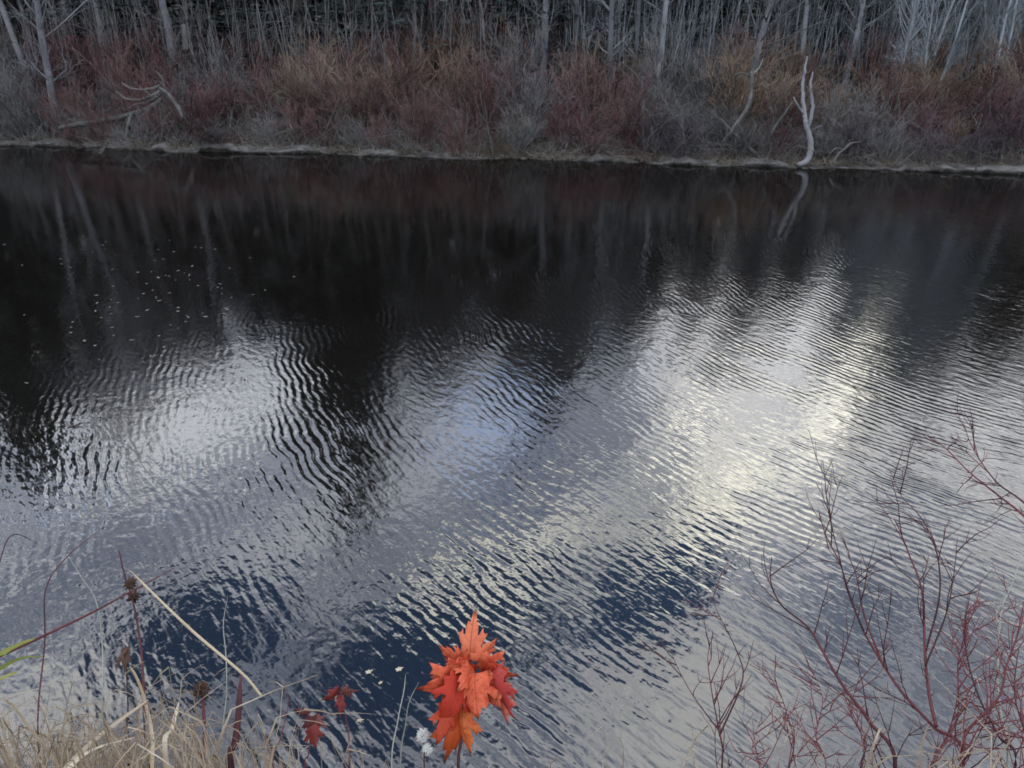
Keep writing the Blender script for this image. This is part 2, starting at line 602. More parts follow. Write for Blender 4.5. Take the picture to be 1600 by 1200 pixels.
# the pale silt ledge along the far waterline, undercut by the river
rg = np.random.default_rng(5)
g = Geo()
V = []
lx = np.arange(-34, 34, 0.12)
nz1 = np.convolve(rg.normal(0, 1, len(lx) + 8), np.ones(9) / 3, 'valid')
nz2 = np.convolve(rg.normal(0, 1, len(lx) + 24), np.ones(25) / 5, 'valid')
for i, x in enumerate(lx):
    s = float(shore(x))
    out = 0.07 + 0.04 * nz2[i]
    top = 0.050 + 0.030 * nz1[i] + 0.022 * nz2[i] + rg.normal(0, 0.012)
    dip = 1.0
    for a, b in ((-3.1, -2.4), (7.3, 9.0), (-9.3, -8.4)):       # places where the ledge has slumped
        if a < x < b:
            dip = 0.15
    top *= dip
    for tt_, z in ((0.00, -0.12), (-0.03 - out * 0.8, top - 0.07), (-0.06 - out, top - 0.02), (-0.02 - out, top + 0.01), (0.12, top + 0.03 + 0.01 * nz1[i]), (0.34, top + 0.035), (0.6, 0.0)):
        V.append((x, s + tt_, z))
g.add(V, [(i * 7 + j, (i + 1) * 7 + j, (i + 1) * 7 + j + 1, i * 7 + j + 1) for i in range(len(lx) - 1) for j in range(6)])
tag(put('shore_ledge', g, 'silt'), kind='structure')

# ------------------------------------------------------------------ bare trees of the far wood
def tree_proto(seed, H=11.0, r=0.10, first=0.28, nb=34, spread=0.8, dead=7):
    rng = np.random.default_rng(seed)
    tr, cr = Geo(), Geo()
    tp = shoot(rng, (0, 0, -0.25), (0, 0, 1), H, 16, 0.035, 0.03)
    tp[:, 0] -= tp[-1, 0] * np.linspace(0, 1, 17)
    tp[:, 1] -= tp[-1, 1] * np.linspace(0, 1, 17)
    rr = r * (1 - np.linspace(0, 1, 17)) ** 0.75 + 0.008
    rr[0] *= 1.45
    rr[1] *= 1.08
    tr.tube(tp, rr, 8)
    tz = np.linspace(0, 1, 17)

    def on(u): return np.array([np.interp(u, tz, tp[:, k]) for k in range(3)])
    for i in range(nb + dead):
        if i < nb:
            u = first + (0.98 - first) * (i + rng.random()) / nb
            L = (1.0 - u) * H * 0.30 + 0.5 + rng.random() * 0.5
        else:
            u = 0.08 + rng.random() * (first - 0.05)
            L = 0.3 + rng.random() * 0.8
        p0 = on(u)
        d = aside(rng, np.array((0, 0, 1.0)), spread + rng.normal(0, 0.15))
        bp_ = shoot(rng, p0, d, L, 6, 0.12, 0.07)
        rb = max(0.008, r * (1 - u) * 0.42)
        cr.tube(bp_, np.linspace(rb, 0.006, 7), 4)
        nt = int(5 + L * 3.2)
        for j in range(nt):
            w = 0.2 + 0.8 * rng.random()
            k = min(int(w * 6), 5)
            q = bp_[k] + (bp_[k + 1] - bp_[k]) * (w * 6 - k)
            dd = aside(rng, unit(bp_[k + 1] - bp_[k]), 0.65 + rng.normal(0, 0.2))
            sp_ = shoot(rng, q, dd, 0.35 + 0.55 * rng.random() * (1.3 - u), 3, 0.15, 0.06)
            cr.tube(sp_, (0.008, 0.006, 0.005, 0.004), 3)
            for m_ in range(2):
                dd2 = aside(rng, unit(sp_[2] - sp_[1]), 0.6)
                s2_ = shoot(rng, sp_[1 + m_], dd2, 0.25 + 0.25 * rng.random(), 2, 0.15, 0.05)
                cr.tube(s2_, (0.006, 0.005, 0.0035), 3)
    return [('trunk', tr.mesh('trunk')), ('crown', cr.mesh('crown'))]


TREES = [tree_proto(11), tree_proto(12, 10.5, 0.09, 0.34, 30, 0.65), tree_proto(13, 12, 0.11, 0.30, 38, 0.9), tree_proto(14, 10, 0.08, 0.22, 36, 0.7, 12)]


def plant_tree(i, proto, x, y, Y, x2, y2, wpx, label, group=None, tall=11.0, mat='pale_bark', crown='grey_bark', name='bare_tree'):
    """a tree whose stem passes photo positions (x, y) low and (x2, y2) high, Y metres out"""
    a, b = at(x, y, Y), at(x2, y2, Y)
    d = unit(b - a)
    base = a.copy()
    for _ in range(40):
        gz = float(height(base[0], base[1]))
        base = base + d * (gz - base[2]) / d[2]
    rot = Vector((0, 0, 1)).rotation_difference(Vector(d)) @ Quaternion((0, 0, 1), i * 2.4)
    wid = wpx / FPX * Y                                        # metres across
    H = {0: 11, 1: 10.5, 2: 12, 3: 10}[proto]
    r0 = {0: .10, 1: .09, 2: .11, 3: .08}[proto]
    sxy = wid / (2 * r0)
    return copy_thing(TREES[proto], name, label, 'tree', group, base, rot, (sxy * 0.5 + 0.5 if sxy > 1.6 else sxy, sxy * 0.5 + 0.5 if sxy > 1.6 else sxy, tall / H), {'trunk': mat, 'crown': crown})


# treeline: how high the wood reaches, as read from its mirror image (photo column -> row)
TLX = [-400, 0, 40, 100, 200, 270, 340, 420, 460, 485, 510, 530, 550, 575, 600, 650, 700, 780, 860, 900, 950, 1050, 1200, 1350, 1450, 1600, 2000]
TLY = [820, 820, 750, 620, 590, 550, 600, 560, 590, 660, 790, 880, 790, 650, 600, 610, 590, 580, 670, 600, 570, 555, 530, 470, 590, 670, 700]


def top_height(x, Y):
    """height of the treeline for something standing at x, Y"""
    px = x / Y * 1090.0
    col_ = 800 + px
    row = np.interp(col_, TLX, TLY)
    d = ray(col_, row)
    return Y * (-d[2]) / d[1] - EYE


key = [   # photo x, y low, x, y high, metres behind the waterline, width in pixels, look
    (85, 185, 45, 0, 1.6, 10, 0, 'pale leaning tree rooted right at the far bank, tallest pale trunk at the left', 'pale_bark'),
    (105, 85, 86, 0, 7.0, 15, 2, 'thickest pale grey trunk near the left end of the far wood', 'pale_bark'),
    (36, 100, 2, 8, 4.5, 8, 1, 'thin grey tree slanting out of the upper left corner', 'grey_bark'),
    (72, 48, 60, 0, 10, 7, 3, 'slim grey trunk just behind and between the two palest left trunks', 'grey_bark'),
    (172, 78, 160, 0, 6.5, 10, 0, 'straight pale trunk second right of the thickest left trunk', 'pale_bark'),
    (210, 72, 203, 5, 9.0, 6, 1, 'thin grey trunk between the two straight pale left trunks', 'grey_bark'),
    (262, 82, 245, 0, 6.0, 11, 2, 'pale straight trunk above the dull red thicket at the left', 'pale_bark'),
    (605, 62, 601, 0, 9.0, 8, 1, 'bluish grey trunk right of the tall dark spruce', 'blue_bark'),
    (643, 75, 640, 0, 7.0, 7, 0, 'slender pale trunk above the tan grass tuft', 'pale_bark'),
    (673, 66, 673, 0, 7.5, 10, 3, 'brown trunk beside a slender pale trunk, left of centre', 'brown_bark'),
    (742, 55, 742, 0, 9.5, 6, 1, 'thin grey trunk a little left of the centre of the wood', 'grey_bark'),
    (789, 52, 790, 0, 10, 7, 0, 'grey green trunk at the centre of the wood', 'blue_bark'),
    (846, 92, 848, 0, 6.0, 11, 2, 'stout pale trunk just right of the centre of the wood', 'pale_bark'),
    (899, 78, 901, 0, 7.0, 8, 1, 'left one of two close grey trunks right of centre', 'grey_bark'),
    (914, 80, 917, 0, 7.6, 8, 3, 'right one of two close grey trunks right of centre', 'grey_bark'),
    (957, 108, 960, 0, 5.2, 9, 0, 'bluish pale trunk rising behind the tan grass', 'blue_bark'),
    (994, 85, 998, 0, 7.5, 7, 1, 'thin pale trunk between two bluish trunks right of centre', 'pale_bark'),
    (1025, 105, 1030, 0, 5.6, 9, 2, 'grey blue trunk beside the small pale stump', 'blue_bark'),
    (1170, 115, 1190, 0, 4.0, 11, 0, 'pale straight tree rising behind the crossed sticks', 'pale_bark'),
    (1213, 45, 1220, 0, 9.0, 8, 3, 'grey trunk just right of the tree behind the crossed sticks', 'grey_bark'),
    (1255, 70, 1262, 0, 7.5, 8, 1, 'bluish trunk above the curved waterside tree', 'blue_bark'),
    (1327, 70, 1338, 0, 7.0, 8, 0, 'pale blue trunk above the rusty red thicket', 'blue_bark'),
    (1390, 70, 1402, 0, 7.5, 7, 1, 'thin pale trunk left of the blue grey twiggy trees', 'pale_bark'),
]
for i, (x, y, x2, y2, tb, w, pr, lab, mat) in enumerate(key):
    Y0 = 20.2 - 0.11 * ((x - 800) / 1200 * 24) + tb
    hh = max(4.5, float(top_height((x - 800) / 1090 * Y0, Y0)) * 1.0)
    plant_tree(i, pr, x, y, Y0, x2, y2, w, lab, None, tall=hh, mat=mat, crown='grey_bark' if mat != 'blue_bark' else 'blue_bark')

rng = np.random.default_rng(77)
many = []
for i in range(64):                                            # thinner stems deeper in the wood
    x = rng.uniform(-30, 1640)
    tb = rng.uniform(7.5, 22)
    Y0 = 20.2 + tb
    hh = max(4.5, float(top_height((x - 800) / 1090 * Y0, Y0)) * rng.uniform(0.75, 0.98))
    left = x < 800
    right = x > 1180
    mat = ['grey_bark', 'blue_bark', 'brown_bark', 'pale_bark'][rng.choice(4, p=[0.5, 0.3, 0.1, 0.1])]
    lean = rng.normal(0, 3) + (x - 800) * 0.022
    many.append(plant_tree(i * 3 + 1, int(rng.integers(0, 4)), x, 60, Y0, x + lean, 0, rng.uniform(3.5, 6.5),
               'thin bare %s trunk deep in the %s of the wood' % ({'g': 'grey', 'b': 'bluish', 'p': 'pale'}[mat[0]] if mat != 'brown_bark' else 'brown', 'left half' if left else 'right end' if right else 'right middle'),
               'thin trunks deep in the wood, ' + ('left part' if left else 'right part' if right else 'middle part'), tall=hh, mat=mat, crown='grey_bark'))

for i in range(24):                                            # blue grey twiggy trees, upper right
    x = rng.uniform(1410, 1660)
    tb = rng.uniform(5.0, 11)
    Y0 = 18.6 + tb
    hh = max(3.8, float(top_height((x - 800) / 1090 * Y0, Y0)) * rng.uniform(0.8, 1.0))
    many.append(plant_tree(i * 5 + 2, 3, x, 60, Y0, x + rng.normal(10, 4), 0, rng.uniform(3, 5.5), 'blue grey twiggy bare tree in the upper right corner',
               'blue grey twiggy trees', tall=hh, mat='feather_bark', crown='feather_bark'))
number_off(many)

# ------------------------------------------------------------------ dark spruces behind
def spruce_proto(seed, H=10.0, R=1.9):
    rng = np.random.default_rng(seed)
    tr, cr, dd_ = Geo(), Geo(), Geo()
    tr.tube([(0, 0, -0.3), (0, 0, H * 0.3), (0, 0, H * 0.7), (0, 0, H)], (0.16, 0.12, 0.06, 0.01), 7)
    z = 0.5
    while z < H * 0.985:
        u = z / H
        L0 = R * (1 - u) ** 0.85 + 0.10
        n = 6 if u < 0.85 else 4
        for k in range(n):
            a = rng.random() * 2 * PI
            L = L0 * rng.uniform(0.65, 1.15)
            d0 = np.array((math.cos(a), math.sin(a), 0.25 - 0.45 * (1 - u)))
            bp_ = shoot(rng, (0, 0, z + rng.uniform(-0.15, 0.15)), d0, L, 4, 0.07, 0.05)
            bare = u < 0.22 and rng.random() < 0.65
            dd_.tube(bp_, np.linspace(0.018, 0.005, 5), 3)
            if bare:
                for j in range(5):
                    w = rng.random() * 3.9
                    q = bp_[int(w)] + (bp_[int(w) + 1] - bp_[int(w)]) * (w % 1)
                    dd_.tube(shoot(rng, q, aside(rng, unit(bp_[-1] - bp_[0]), 0.8), 0.35, 2, 0.2, -0.05), (0.006, 0.005, 0.003), 3)
                continue
            ns = int(5 + L * 9)
            for j in range(ns):
                w = (0.12 + 0.88 * (j + rng.random()) / ns) * 3.98
                q = bp_[int(w)] + (bp_[int(w) + 1] - bp_[int(w)]) * (w % 1)
                tg = unit(bp_[int(w) + 1] - bp_[int(w)])
                s = 1 if j % 2 else -1
                side = unit(np.cross(tg, (0, 0, 1))) * s
                dv = unit(tg * 0.7 + side * rng.uniform(0.3, 1.0) + np.array((0, 0, rng.uniform(-0.55, 0.1))))
                ln = rng.uniform(0.16, 0.34) * (0.6 + 0.5 * (1 - u))
                wv = unit(np.cross(dv, rng.normal(0, 1, 3))) * ln * 0.2
                e = q + dv * ln
                mid = q + dv * ln * 0.45
                cr.add([q, mid + wv, e, mid - wv], [(0, 1, 2), (0, 2, 3)])
        z += rng.uniform(0.24, 0.36)
    return [('trunk', tr.mesh('trunk')), ('crown', cr.mesh('crown')), ('branches', dd_.mesh('branches'))]


SPRUCES = [spruce_proto(31), spruce_proto(32, 10, 1.6), spruce_proto(33, 10, 2.2)]
SM = {'trunk': 'dark_bark', 'crown': 'needles', 'branches': 'grey_bark'}
rng = np.random.default_rng(8)


def spruce(i, x, Y, h, label, group=None, wide=1.0):
    z = float(height(x, Y))
    s = h / 10.0
    w = (0.55 + 0.45 * s) * wide
    return copy_thing(SPRUCES[i % 3], 'spruce_tree', label, 'tree', group, (x, Y, z), Quaternion((0, 0, 1), i * 1.7), (w, w, s), SM)


def col_x(c, Y): return (c - 800) / 1090.0 * Y


spruce(0, col_x(528, 28.5), 28.5, top_height(col_x(528, 28.5), 28.5) - 1.0, 'tallest dark spruce with pale dead lower branches, left of the wood centre', wide=0.95)
spruce(1, col_x(505, 31), 31, 14.0, 'dark spruce standing just left of the tallest spruce', wide=0.75)
spruce(2, col_x(862, 30), 30, top_height(col_x(862, 30), 30) - 1.2, 'dark spruce behind the stout pale trunk at the centre')
spruce(1, col_x(15, 31), 31, top_height(col_x(15, 31), 31) - 1.2, 'tall dark spruce at the left end of the wood')
many = []
for i in range(84):
    band = i % 3
    Y0 = [29.5, 33, 38][band] + rng.uniform(-1.6, 1.6)
    c_ = -60 + (i // 3 + rng.uniform(0.1, 0.9)) * 1740 / 28
    x = col_x(c_, Y0)
    h = float(top_height(x, Y0)) - float(height(x, Y0)) + 0.2
    h *= rng.uniform(0.88, 1.04)
    if c_ > 930:
        h *= 0.93
    w = 'left' if c_ < 560 else 'middle' if c_ < 1080 else 'right'
    many.append(spruce(i, x, Y0, max(3.2, h), '%s dark spruce in the %s row behind the bare trunks' % ({'left': 'tall', 'middle': 'middling', 'right': 'low'}[w], ('front', 'second', 'back')[band]),
                       'dark spruces, %s part of the wood' % w, wide=1.6))
number_off(many)

# ------------------------------------------------------------------ shrubs of the far bank
def shrub_proto(seed, H=1.7, n=16, spread=0.55, arch=-0.03):
    rng = np.random.default_rng(seed)
    st, tw = Geo(), Geo()
    for i in range(n):
        a = rng.random() * 2 * PI
        s = spread * rng.uniform(0.15, 1.2)
        p0 = np.array((math.cos(a), math.sin(a), 0)) * rng.uniform(0, 0.22) + np.array((0, 0, -0.08))
        L = H * rng.uniform(0.6, 1.12)
        sp_ = shoot(rng, p0, (math.cos(a) * math.sin(s), math.sin(a) * math.sin(s), math.cos(s)), L, 7, 0.10, arch)
        st.tube(sp_, np.linspace(0.016, 0.006, 8), 4)
        for j in range(11):
            w = (0.22 + 0.77 * rng.random()) * 7
            k = min(int(w), 6)
            q = sp_[k] + (sp_[k + 1] - sp_[k]) * (w - k)
            b1 = shoot(rng, q, aside(rng, unit(sp_[k + 1] - sp_[k]), 0.6 + rng.normal(0, 0.18)), rng.uniform(0.25, 0.6), 3, 0.16, 0.04)
            tw.tube(b1, (0.0065, 0.0055, 0.0045, 0.0035), 3)
            for m_ in range(2):
                b2 = shoot(rng, b1[1 + (m_ % 2)], aside(rng, unit(b1[2] - b1[1]), 0.65), rng.uniform(0.12, 0.34), 2, 0.18, 0.03)
                tw.tube(b2, (0.0045, 0.004, 0.003), 3)
    return [('stems', st.mesh('stems')), ('twigs', tw.mesh('twigs'))]


SHRUBS = [shrub_proto(51), shrub_proto(52, 1.5, 18, 0.75, -0.06), shrub_proto(53, 1.9, 14, 0.4, 0.0), shrub_proto(54, 1.2, 16, 0.9, -0.08), shrub_proto(55, 1.6, 15, 0.6, -0.02)]
ZONES = [  # photo columns, twig colours low and high on the bank, wording
    (-80, 95, ['grey_twig', 'grey_twig', 'maroon_twig'], ['grey_twig', 'grey_twig'], 'grey bare shrub under the leaning left tree'),
    (95, 330, ['grey_twig', 'red_twig', 'maroon_twig'], ['red_twig', 'red_twig', 'maroon_twig'], 'dull red bare shrub behind the fallen pale trunk'),
    (330, 470, ['maroon_twig', 'grey_twig', 'red_twig'], ['red_twig', 'red_twig', 'grey_twig'], 'dull red bare shrub left of the tall spruce'),
    (470, 640, ['maroon_twig', 'red_twig', 'grey_twig'], ['rust_twig', 'tan_twig', 'red_twig'], 'red brown bare shrub below two tan tufts'),
    (640, 800, ['red_twig', 'tan_twig', 'maroon_twig'], ['red_twig', 'rust_twig'], 'brownish red bare shrub left of the centre of the bank'),
    (800, 890, ['maroon_twig', 'red_twig', 'grey_twig'], ['grey_twig', 'purple_twig'], 'grey bare shrub at the centre of the bank'),
    (890, 1010, ['maroon_twig', 'tan_twig', 'red_twig'], ['tan_twig', 'tan_twig', 'red_twig'], 'mixed bare shrub under the bluish trunks'),
    (1010, 1130, ['grey_twig', 'grey_twig', 'purple_twig'], ['grey_twig', 'grey_twig'], 'grey bare shrub left of the crossed sticks'),
    (1130, 1290, ['red_twig', 'maroon_twig', 'grey_twig'], ['tan_twig', 'rust_twig', 'red_twig'], 'mixed bare shrub around the curved tree'),
    (1290, 1440, ['purple_twig', 'red_twig', 'grey_twig'], ['red_twig', 'rust_twig', 'red_twig'], 'rusty red bare shrub right of the curved tree'),
    (1440, 1700, ['purple_twig', 'maroon_twig', 'maroon_twig'], ['rust_twig', 'maroon_twig', 'tan_twig', 'red_twig'], 'dark red and rust bare shrub at the right end'),
]
rng = np.random.default_rng(19)
many = []
for row, (t0, gap, sc) in enumerate(((0.55, 0.85, 0.62), (1.5, 0.80, 0.85), (2.7, 0.85, 1.0), (4.2, 0.95, 1.05), (6.0, 1.25, 1.1))):
    x = -18.5
    while x < 16.5:
        x += gap * rng.uniform(0.6, 1.4)
        tq = t0 + rng.uniform(-0.35, 0.4)
        y = float(shore(x)) + tq
        c_ = 800 + x / y * 1225
        zn = next((q for q in ZONES if q[0] <= c_ < q[1]), None)
        if zn is None:
            continue
        mats = zn[2] if row < 2 else zn[3]
        mt = mats[int(rng.integers(0, len(mats)))]
        s = sc * rng.uniform(0.75, 1.2)
        k = int(rng.integers(0, 5))
        tilt = Quaternion((1, 0, 0), rng.normal(0.06, 0.12)) @ Quaternion((0, 1, 0), rng.normal(0, 0.12))
        where = zn[4].split(' shrub ')[1]
        hue = {'grey': 'grey', 'red': 'dull red', 'maroon': 'dark red', 'tan': 'tan', 'rust': 'rusty', 'purple': 'purplish'}[mt.split('_')[0]]
        many.append(copy_thing(SHRUBS[k], 'bare_shrub', '%s bare shrub %s %s' % (hue, ('at the waterline', 'low', 'midway', 'high', 'topmost')[row], where), 'shrub', 'thicket: ' + zn[4], (x, y, float(height(x, y))), tilt @ Quaternion((0, 0, 1), rng.random() * 6.28),
                   (s * rng.uniform(0.9, 1.25), s * rng.uniform(0.9, 1.25), s), {'stems': mt, 'twigs': mt}))
number_off(many)

# matted fine twigs and dead stalks between the shrubs, and the bleached grass of the bank
g = Geo()
for i in range(5200):
    x = rng.uniform(-19, 17)
    tq = abs(rng.normal(0, 2.4)) + 0.1
    y = float(shore(x)) + tq
    d = aside(rng, np.array((0, 0, 1.0)), rng.uniform(0.1, 1.25))
    g.tube(shoot(rng, (x, y, float(height(x, y)) - 0.03), d, rng.uniform(0.25, 0.95), 3, 0.18, -0.04), (0.006, 0.005, 0.004, 0.003), 3)
tag(put('undergrowth', g, 'grey_twig'), 'matted grey dead stalks between the shrubs of the far bank', 'undergrowth', kind='stuff')
g = Geo()
for i in range(5200):
    x = rng.uniform(-19, 17)
    tq = abs(rng.normal(0, 0.40)) - 0.16 if rng.random() < 0.7 else rng.uniform(0.5, 6)
    y = float(shore(x)) + tq
    z = max(float(height(x, y)), 0.06 if tq < 0.9 else -1)
    a = rng.random() * 6.28
    L = rng.uniform(0.12, 0.38)
    d = (math.cos(a) * 0.7, math.sin(a) * 0.7 - 0.25, 0.7)
    pts = shoot(rng, (x, y, z - 0.02), d, L, 3, 0.1, -0.28)
    g.ribbon(pts, (0.020, 0.018, 0.013, 0.003), (math.sin(a), -math.cos(a), 0.1))
tag(put('dead_grass', g, 'bank_grass'), 'bleached dead grass hanging over the far waterline', 'grass', kind='stuff')


g = Geo()
for i in range(680):
    x = rng.uniform(-18, 16.5)
    y = float(shore(x)) + rng.uniform(-0.1, 4.5)
    d = aside(rng, np.array((0, -0.15, 1.0)), rng.uniform(0.1, 1.5))
    L = rng.uniform(0.5, 1.9)
    P = shoot(rng, (x, y, float(height(x, y)) + rng.uniform(0, 0.5)), d, L, 5, 0.09, -0.03)
    r0 = rng.uniform(0.007, 0.016)
    g.tube(P, np.linspace(r0, 0.004, 6), 4)
    for j in range(3):
        k = int(rng.integers(1, 5))
        g.tube(shoot(rng, P[k], aside(rng, unit(P[k + 1] - P[k]), 0.7), L * rng.uniform(0.15, 0.4), 3, 0.12, 0.0), np.linspace(r0 * 0.6, 0.003, 4), 3)
tag(put('dead_sticks', g, 'dead_wood'), 'pale dead sticks tangled through the shrubs of the far bank', 'sticks', kind='stuff')


def tuft(x, y, Y, n, L, mat, label, name='grass_tuft', spread=0.5):
    p0 = at(x, y, Y)
    p0[2] = float(height(p0[0], p0[1]))
    gg = Geo()
    for i in range(n):
        a = rng.random() * 6.28
        b = p0 + np.array((rng.normal(0, 0.10), rng.normal(0, 0.10), 0))
        pts = shoot(rng, b - np.array((0, 0, 0.05)), (math.cos(a) * spread, math.sin(a) * spread, 1), L * rng.uniform(0.6, 1.1), 5, 0.07, -0.10)
        gg.ribbon(pts, np.array((0.014, 0.014, 0.012, 0.010, 0.006, 0.002)), (math.sin(a), -math.cos(a), 0))
    return tag(put(name, gg, mat), label, 'grass')


tuft(508, 118, 23.6, 130, 1.0, 'straw', 'bright tan grass tuft, left one of two above the red brown shrubs')
tuft(636, 122, 23.4, 120, 0.9, 'straw', 'bright tan grass tuft under the slender pale trunk')
tuft(945, 128, 22.8, 150, 0.9, 'dull_straw', 'broad dull tan grass tuft under the bluish trunks')
tuft(985, 140, 22.2, 110, 0.8, 'dull_straw', 'dull tan grass tuft beside the small pale stump')
tuft(1500, 165, 20.6, 110, 0.8, 'straw', 'yellow brown grass tuft among the dark red shrubs at the right')


# dead wood on the bank
def sticks(name, label, cat, segs, Y, mat='dead_wood', group=None):
    """a thing of several limbs: (part name, photo points, widths in pixels, metres out)"""
    e = thing(name, label, cat, at(segs[0][1][0][0], segs[0][1][0][1], Y), group)
    for pn, pts, w, dY in segs:
        gg = Geo()
        P = smooth_path([at(px, py, Y + dd) for (px, py), dd in zip(pts, np.linspace(dY[0], dY[1], len(pts)))], 4 * len(pts))
        r = np.interp(np.linspace(0, 1, len(P)), np.linspace(0, 1, len(w)), w) / FPX * Y / 2
        P = P + np.random.default_rng(len(P)).normal(0, 0.006, P.shape)
        gg.tube(P - np.array(e.location), r, 6)
        put(pn, gg, mat, e)
    return e


sticks('fallen_tree', 'fallen pale dead tree with upturned broken limbs on the left bank', 'dead tree', [
    ('trunk', [(92, 200), (130, 194), (168, 188), (210, 177), (243, 163), (258, 148)], (7, 9, 9, 8, 7, 5), (-0.3, 0.5)),
    ('limb', [(250, 138), (262, 146), (277, 165), (290, 185), (300, 196)], (5, 7, 8, 10, 8), (0.4, -0.2)),
    ('limb', [(233, 170), (232, 190), (229, 215), (226, 224)], (5, 7, 8, 7), (0.2, -0.3)),
    ('limb', [(252, 142), (236, 150), (215, 156), (196, 154), (183, 143)], (5, 5, 4, 4, 3), (0.4, 0.6)),
    ('limb', [(250, 134), (228, 140), (205, 138), (190, 130)], (4, 4, 3, 2), (0.5, 0.8)),
    ('limb', [(246, 150), (230, 160), (214, 163), (200, 170)], (5, 4, 4, 3), (0.4, 0.2)),
    ('limb', [(205, 178), (200, 195), (197, 214)], (4, 5, 5), (0.1, -0.2)),
    ('limb', [(258, 140), (254, 124), (246, 112)], (5, 4, 2), (0.4, 0.5)),
    ('limb', [(270, 215), (285, 221), (305, 214), (322, 212)], (4, 5, 4, 3), (-0.2, 0.0))], 22.4)
sticks('leaning_stick', 'pale stick of the crossed pair sloping down to the right', 'stick', [('stem', [(1126, 186), (1143, 205), (1160, 222), (1180, 241)], (4, 6, 7, 7), (0.3, -0.1))], 20.1)
sticks('leaning_stick', 'pale stick of the crossed pair rising to the upper right', 'stick', [
    ('stem', [(1140, 210), (1150, 194), (1162, 178), (1171, 158), (1175, 130), (1174, 112)], (6, 6, 6, 6, 6, 6), (-0.1, 0.5)), ('twig', [(1172, 120), (1160, 114), (1146, 118)], (4, 3, 2), (0.5, 0.6)),
    ('twig', [(1175, 118), (1186, 106), (1192, 92)], (4, 3, 2), (0.5, 0.6))], 20.3)
sticks('leaning_stick', 'short pale stick slanting between the crossed pair and the curved tree', 'stick', [('stem', [(1203, 212), (1214, 194), (1224, 180), (1238, 160)], (5, 5, 4, 3), (0, 0.3))], 20.0)
sticks('curved_tree', 'pale small tree with curved foot at the water, forking upward', 'tree', [
    ('trunk', [(1246, 258), (1259, 253), (1266, 238), (1265, 214), (1260, 196), (1257, 180)], (8, 9, 9, 8, 7, 6), (-0.45, -0.1)),
    ('fork', [(1258, 184), (1255, 160), (1254, 138), (1257, 112), (1261, 88)], (7, 6, 5, 4, 2), (-0.1, 0.4)),
    ('fork', [(1262, 200), (1268, 178), (1269, 158), (1266, 135), (1270, 112)], (6, 6, 5, 4, 2), (-0.1, 0.3)),
    ('branch', [(1266, 208), (1276, 200), (1286, 196)], (5, 4, 2), (-0.1, -0.2)),
    ('branch', [(1256, 178), (1246, 164), (1240, 152)], (4, 3, 2), (-0.1, 0.1))], 19.6, 'grey_bark')
sticks('drooping_bough', 'thin pale branch dipping to the water right of the curved tree', 'branch', [
    ('stem', [(1345, 222), (1330, 224), (1315, 236), (1304, 250), (1300, 262)], (3, 4, 4, 4, 3), (0.4, -0.5)), ('twig', [(1318, 234), (1306, 232), (1296, 240)], (3, 2, 2), (0, -0.2))], 19.2)
sticks('stump', 'small pale broken stump beside the grey blue trunk', 'stump', [('stem', [(1026, 122), (1029, 108), (1030, 99)], (8, 7, 4), (0, 0))], 23.4)
sticks('stump', 'short pale broken snag above the dull red thicket', 'stump', [('stem', [(290, 78), (289, 58), (287, 38)], (10, 9, 6), (0, 0))], 26.0)

# slim grey saplings standing close between the trunks
for nm, c0, c1, n_, mt, lab in (('sapling_thicket', -40, 760, 680, 'grey_twig', 'dense slim grey saplings standing between the trunks, left half of the wood'),
                                ('sapling_thicket', 760, 1660, 760, 'blue_bark', 'dense slim blue grey saplings standing between the trunks, right half of the wood')):
    g = Geo()
    for i in range(n_):
        Y0 = 20.2 + rng.uniform(5.5, 12.0)
        x = (rng.uniform(c0, c1) - 800) / 1290 * Y0
        P = shoot(rng, (x, Y0, float(height(x, Y0)) - 0.05), (rng.normal(0, 0.07), rng.normal(0, 0.07), 1), rng.uniform(1.8, 4.6), 6, 0.05, 0.03)
        r0 = rng.uniform(0.008, 0.022)
        g.tube(P, np.linspace(r0, 0.004, 7), 4)
        for j in range(6):
            w_ = rng.uniform(1.2, 5.8)
            q = P[int(w_)] + (P[int(w_) + 1] - P[int(w_)]) * (w_ % 1)
            g.tube(shoot(rng, q, aside(rng, np.array((0, 0, 1.0)), 0.6), rng.uniform(0.25, 0.8), 3, 0.12, 0.08), (0.006, 0.005, 0.004, 0.003), 3)
    tag(put(nm, g, mt), lab, 'saplings', kind='stuff')

# ------------------------------------------------------------------ plants of the near bank
rng = np.random.default_rng(3)


def foot(p, dx=0.0, dy=-0.1):
    x, y = p[0] + dx, min(p[1] + dy, 2.2)
    return np.array((x, y, float(height(x, y)) - 0.02))


def stem_path(pts, R0, R1, rooted=True, n=6, dx=0.0, dy=-0.1):
    """photo points from the low end up, range R0 low to R1 high; rooted stems go on down to the soil"""
    P = [near(px, py, r) for (px, py), r in zip(pts, np.linspace(R0, R1, len(pts)))]
    if rooted:
        b = foot(P[0], dx, dy)
        P = [b, b * 0.5 + P[0] * 0.5 + np.array((0, 0.02, 0))] + P
    return smooth_path(P, n * len(P))


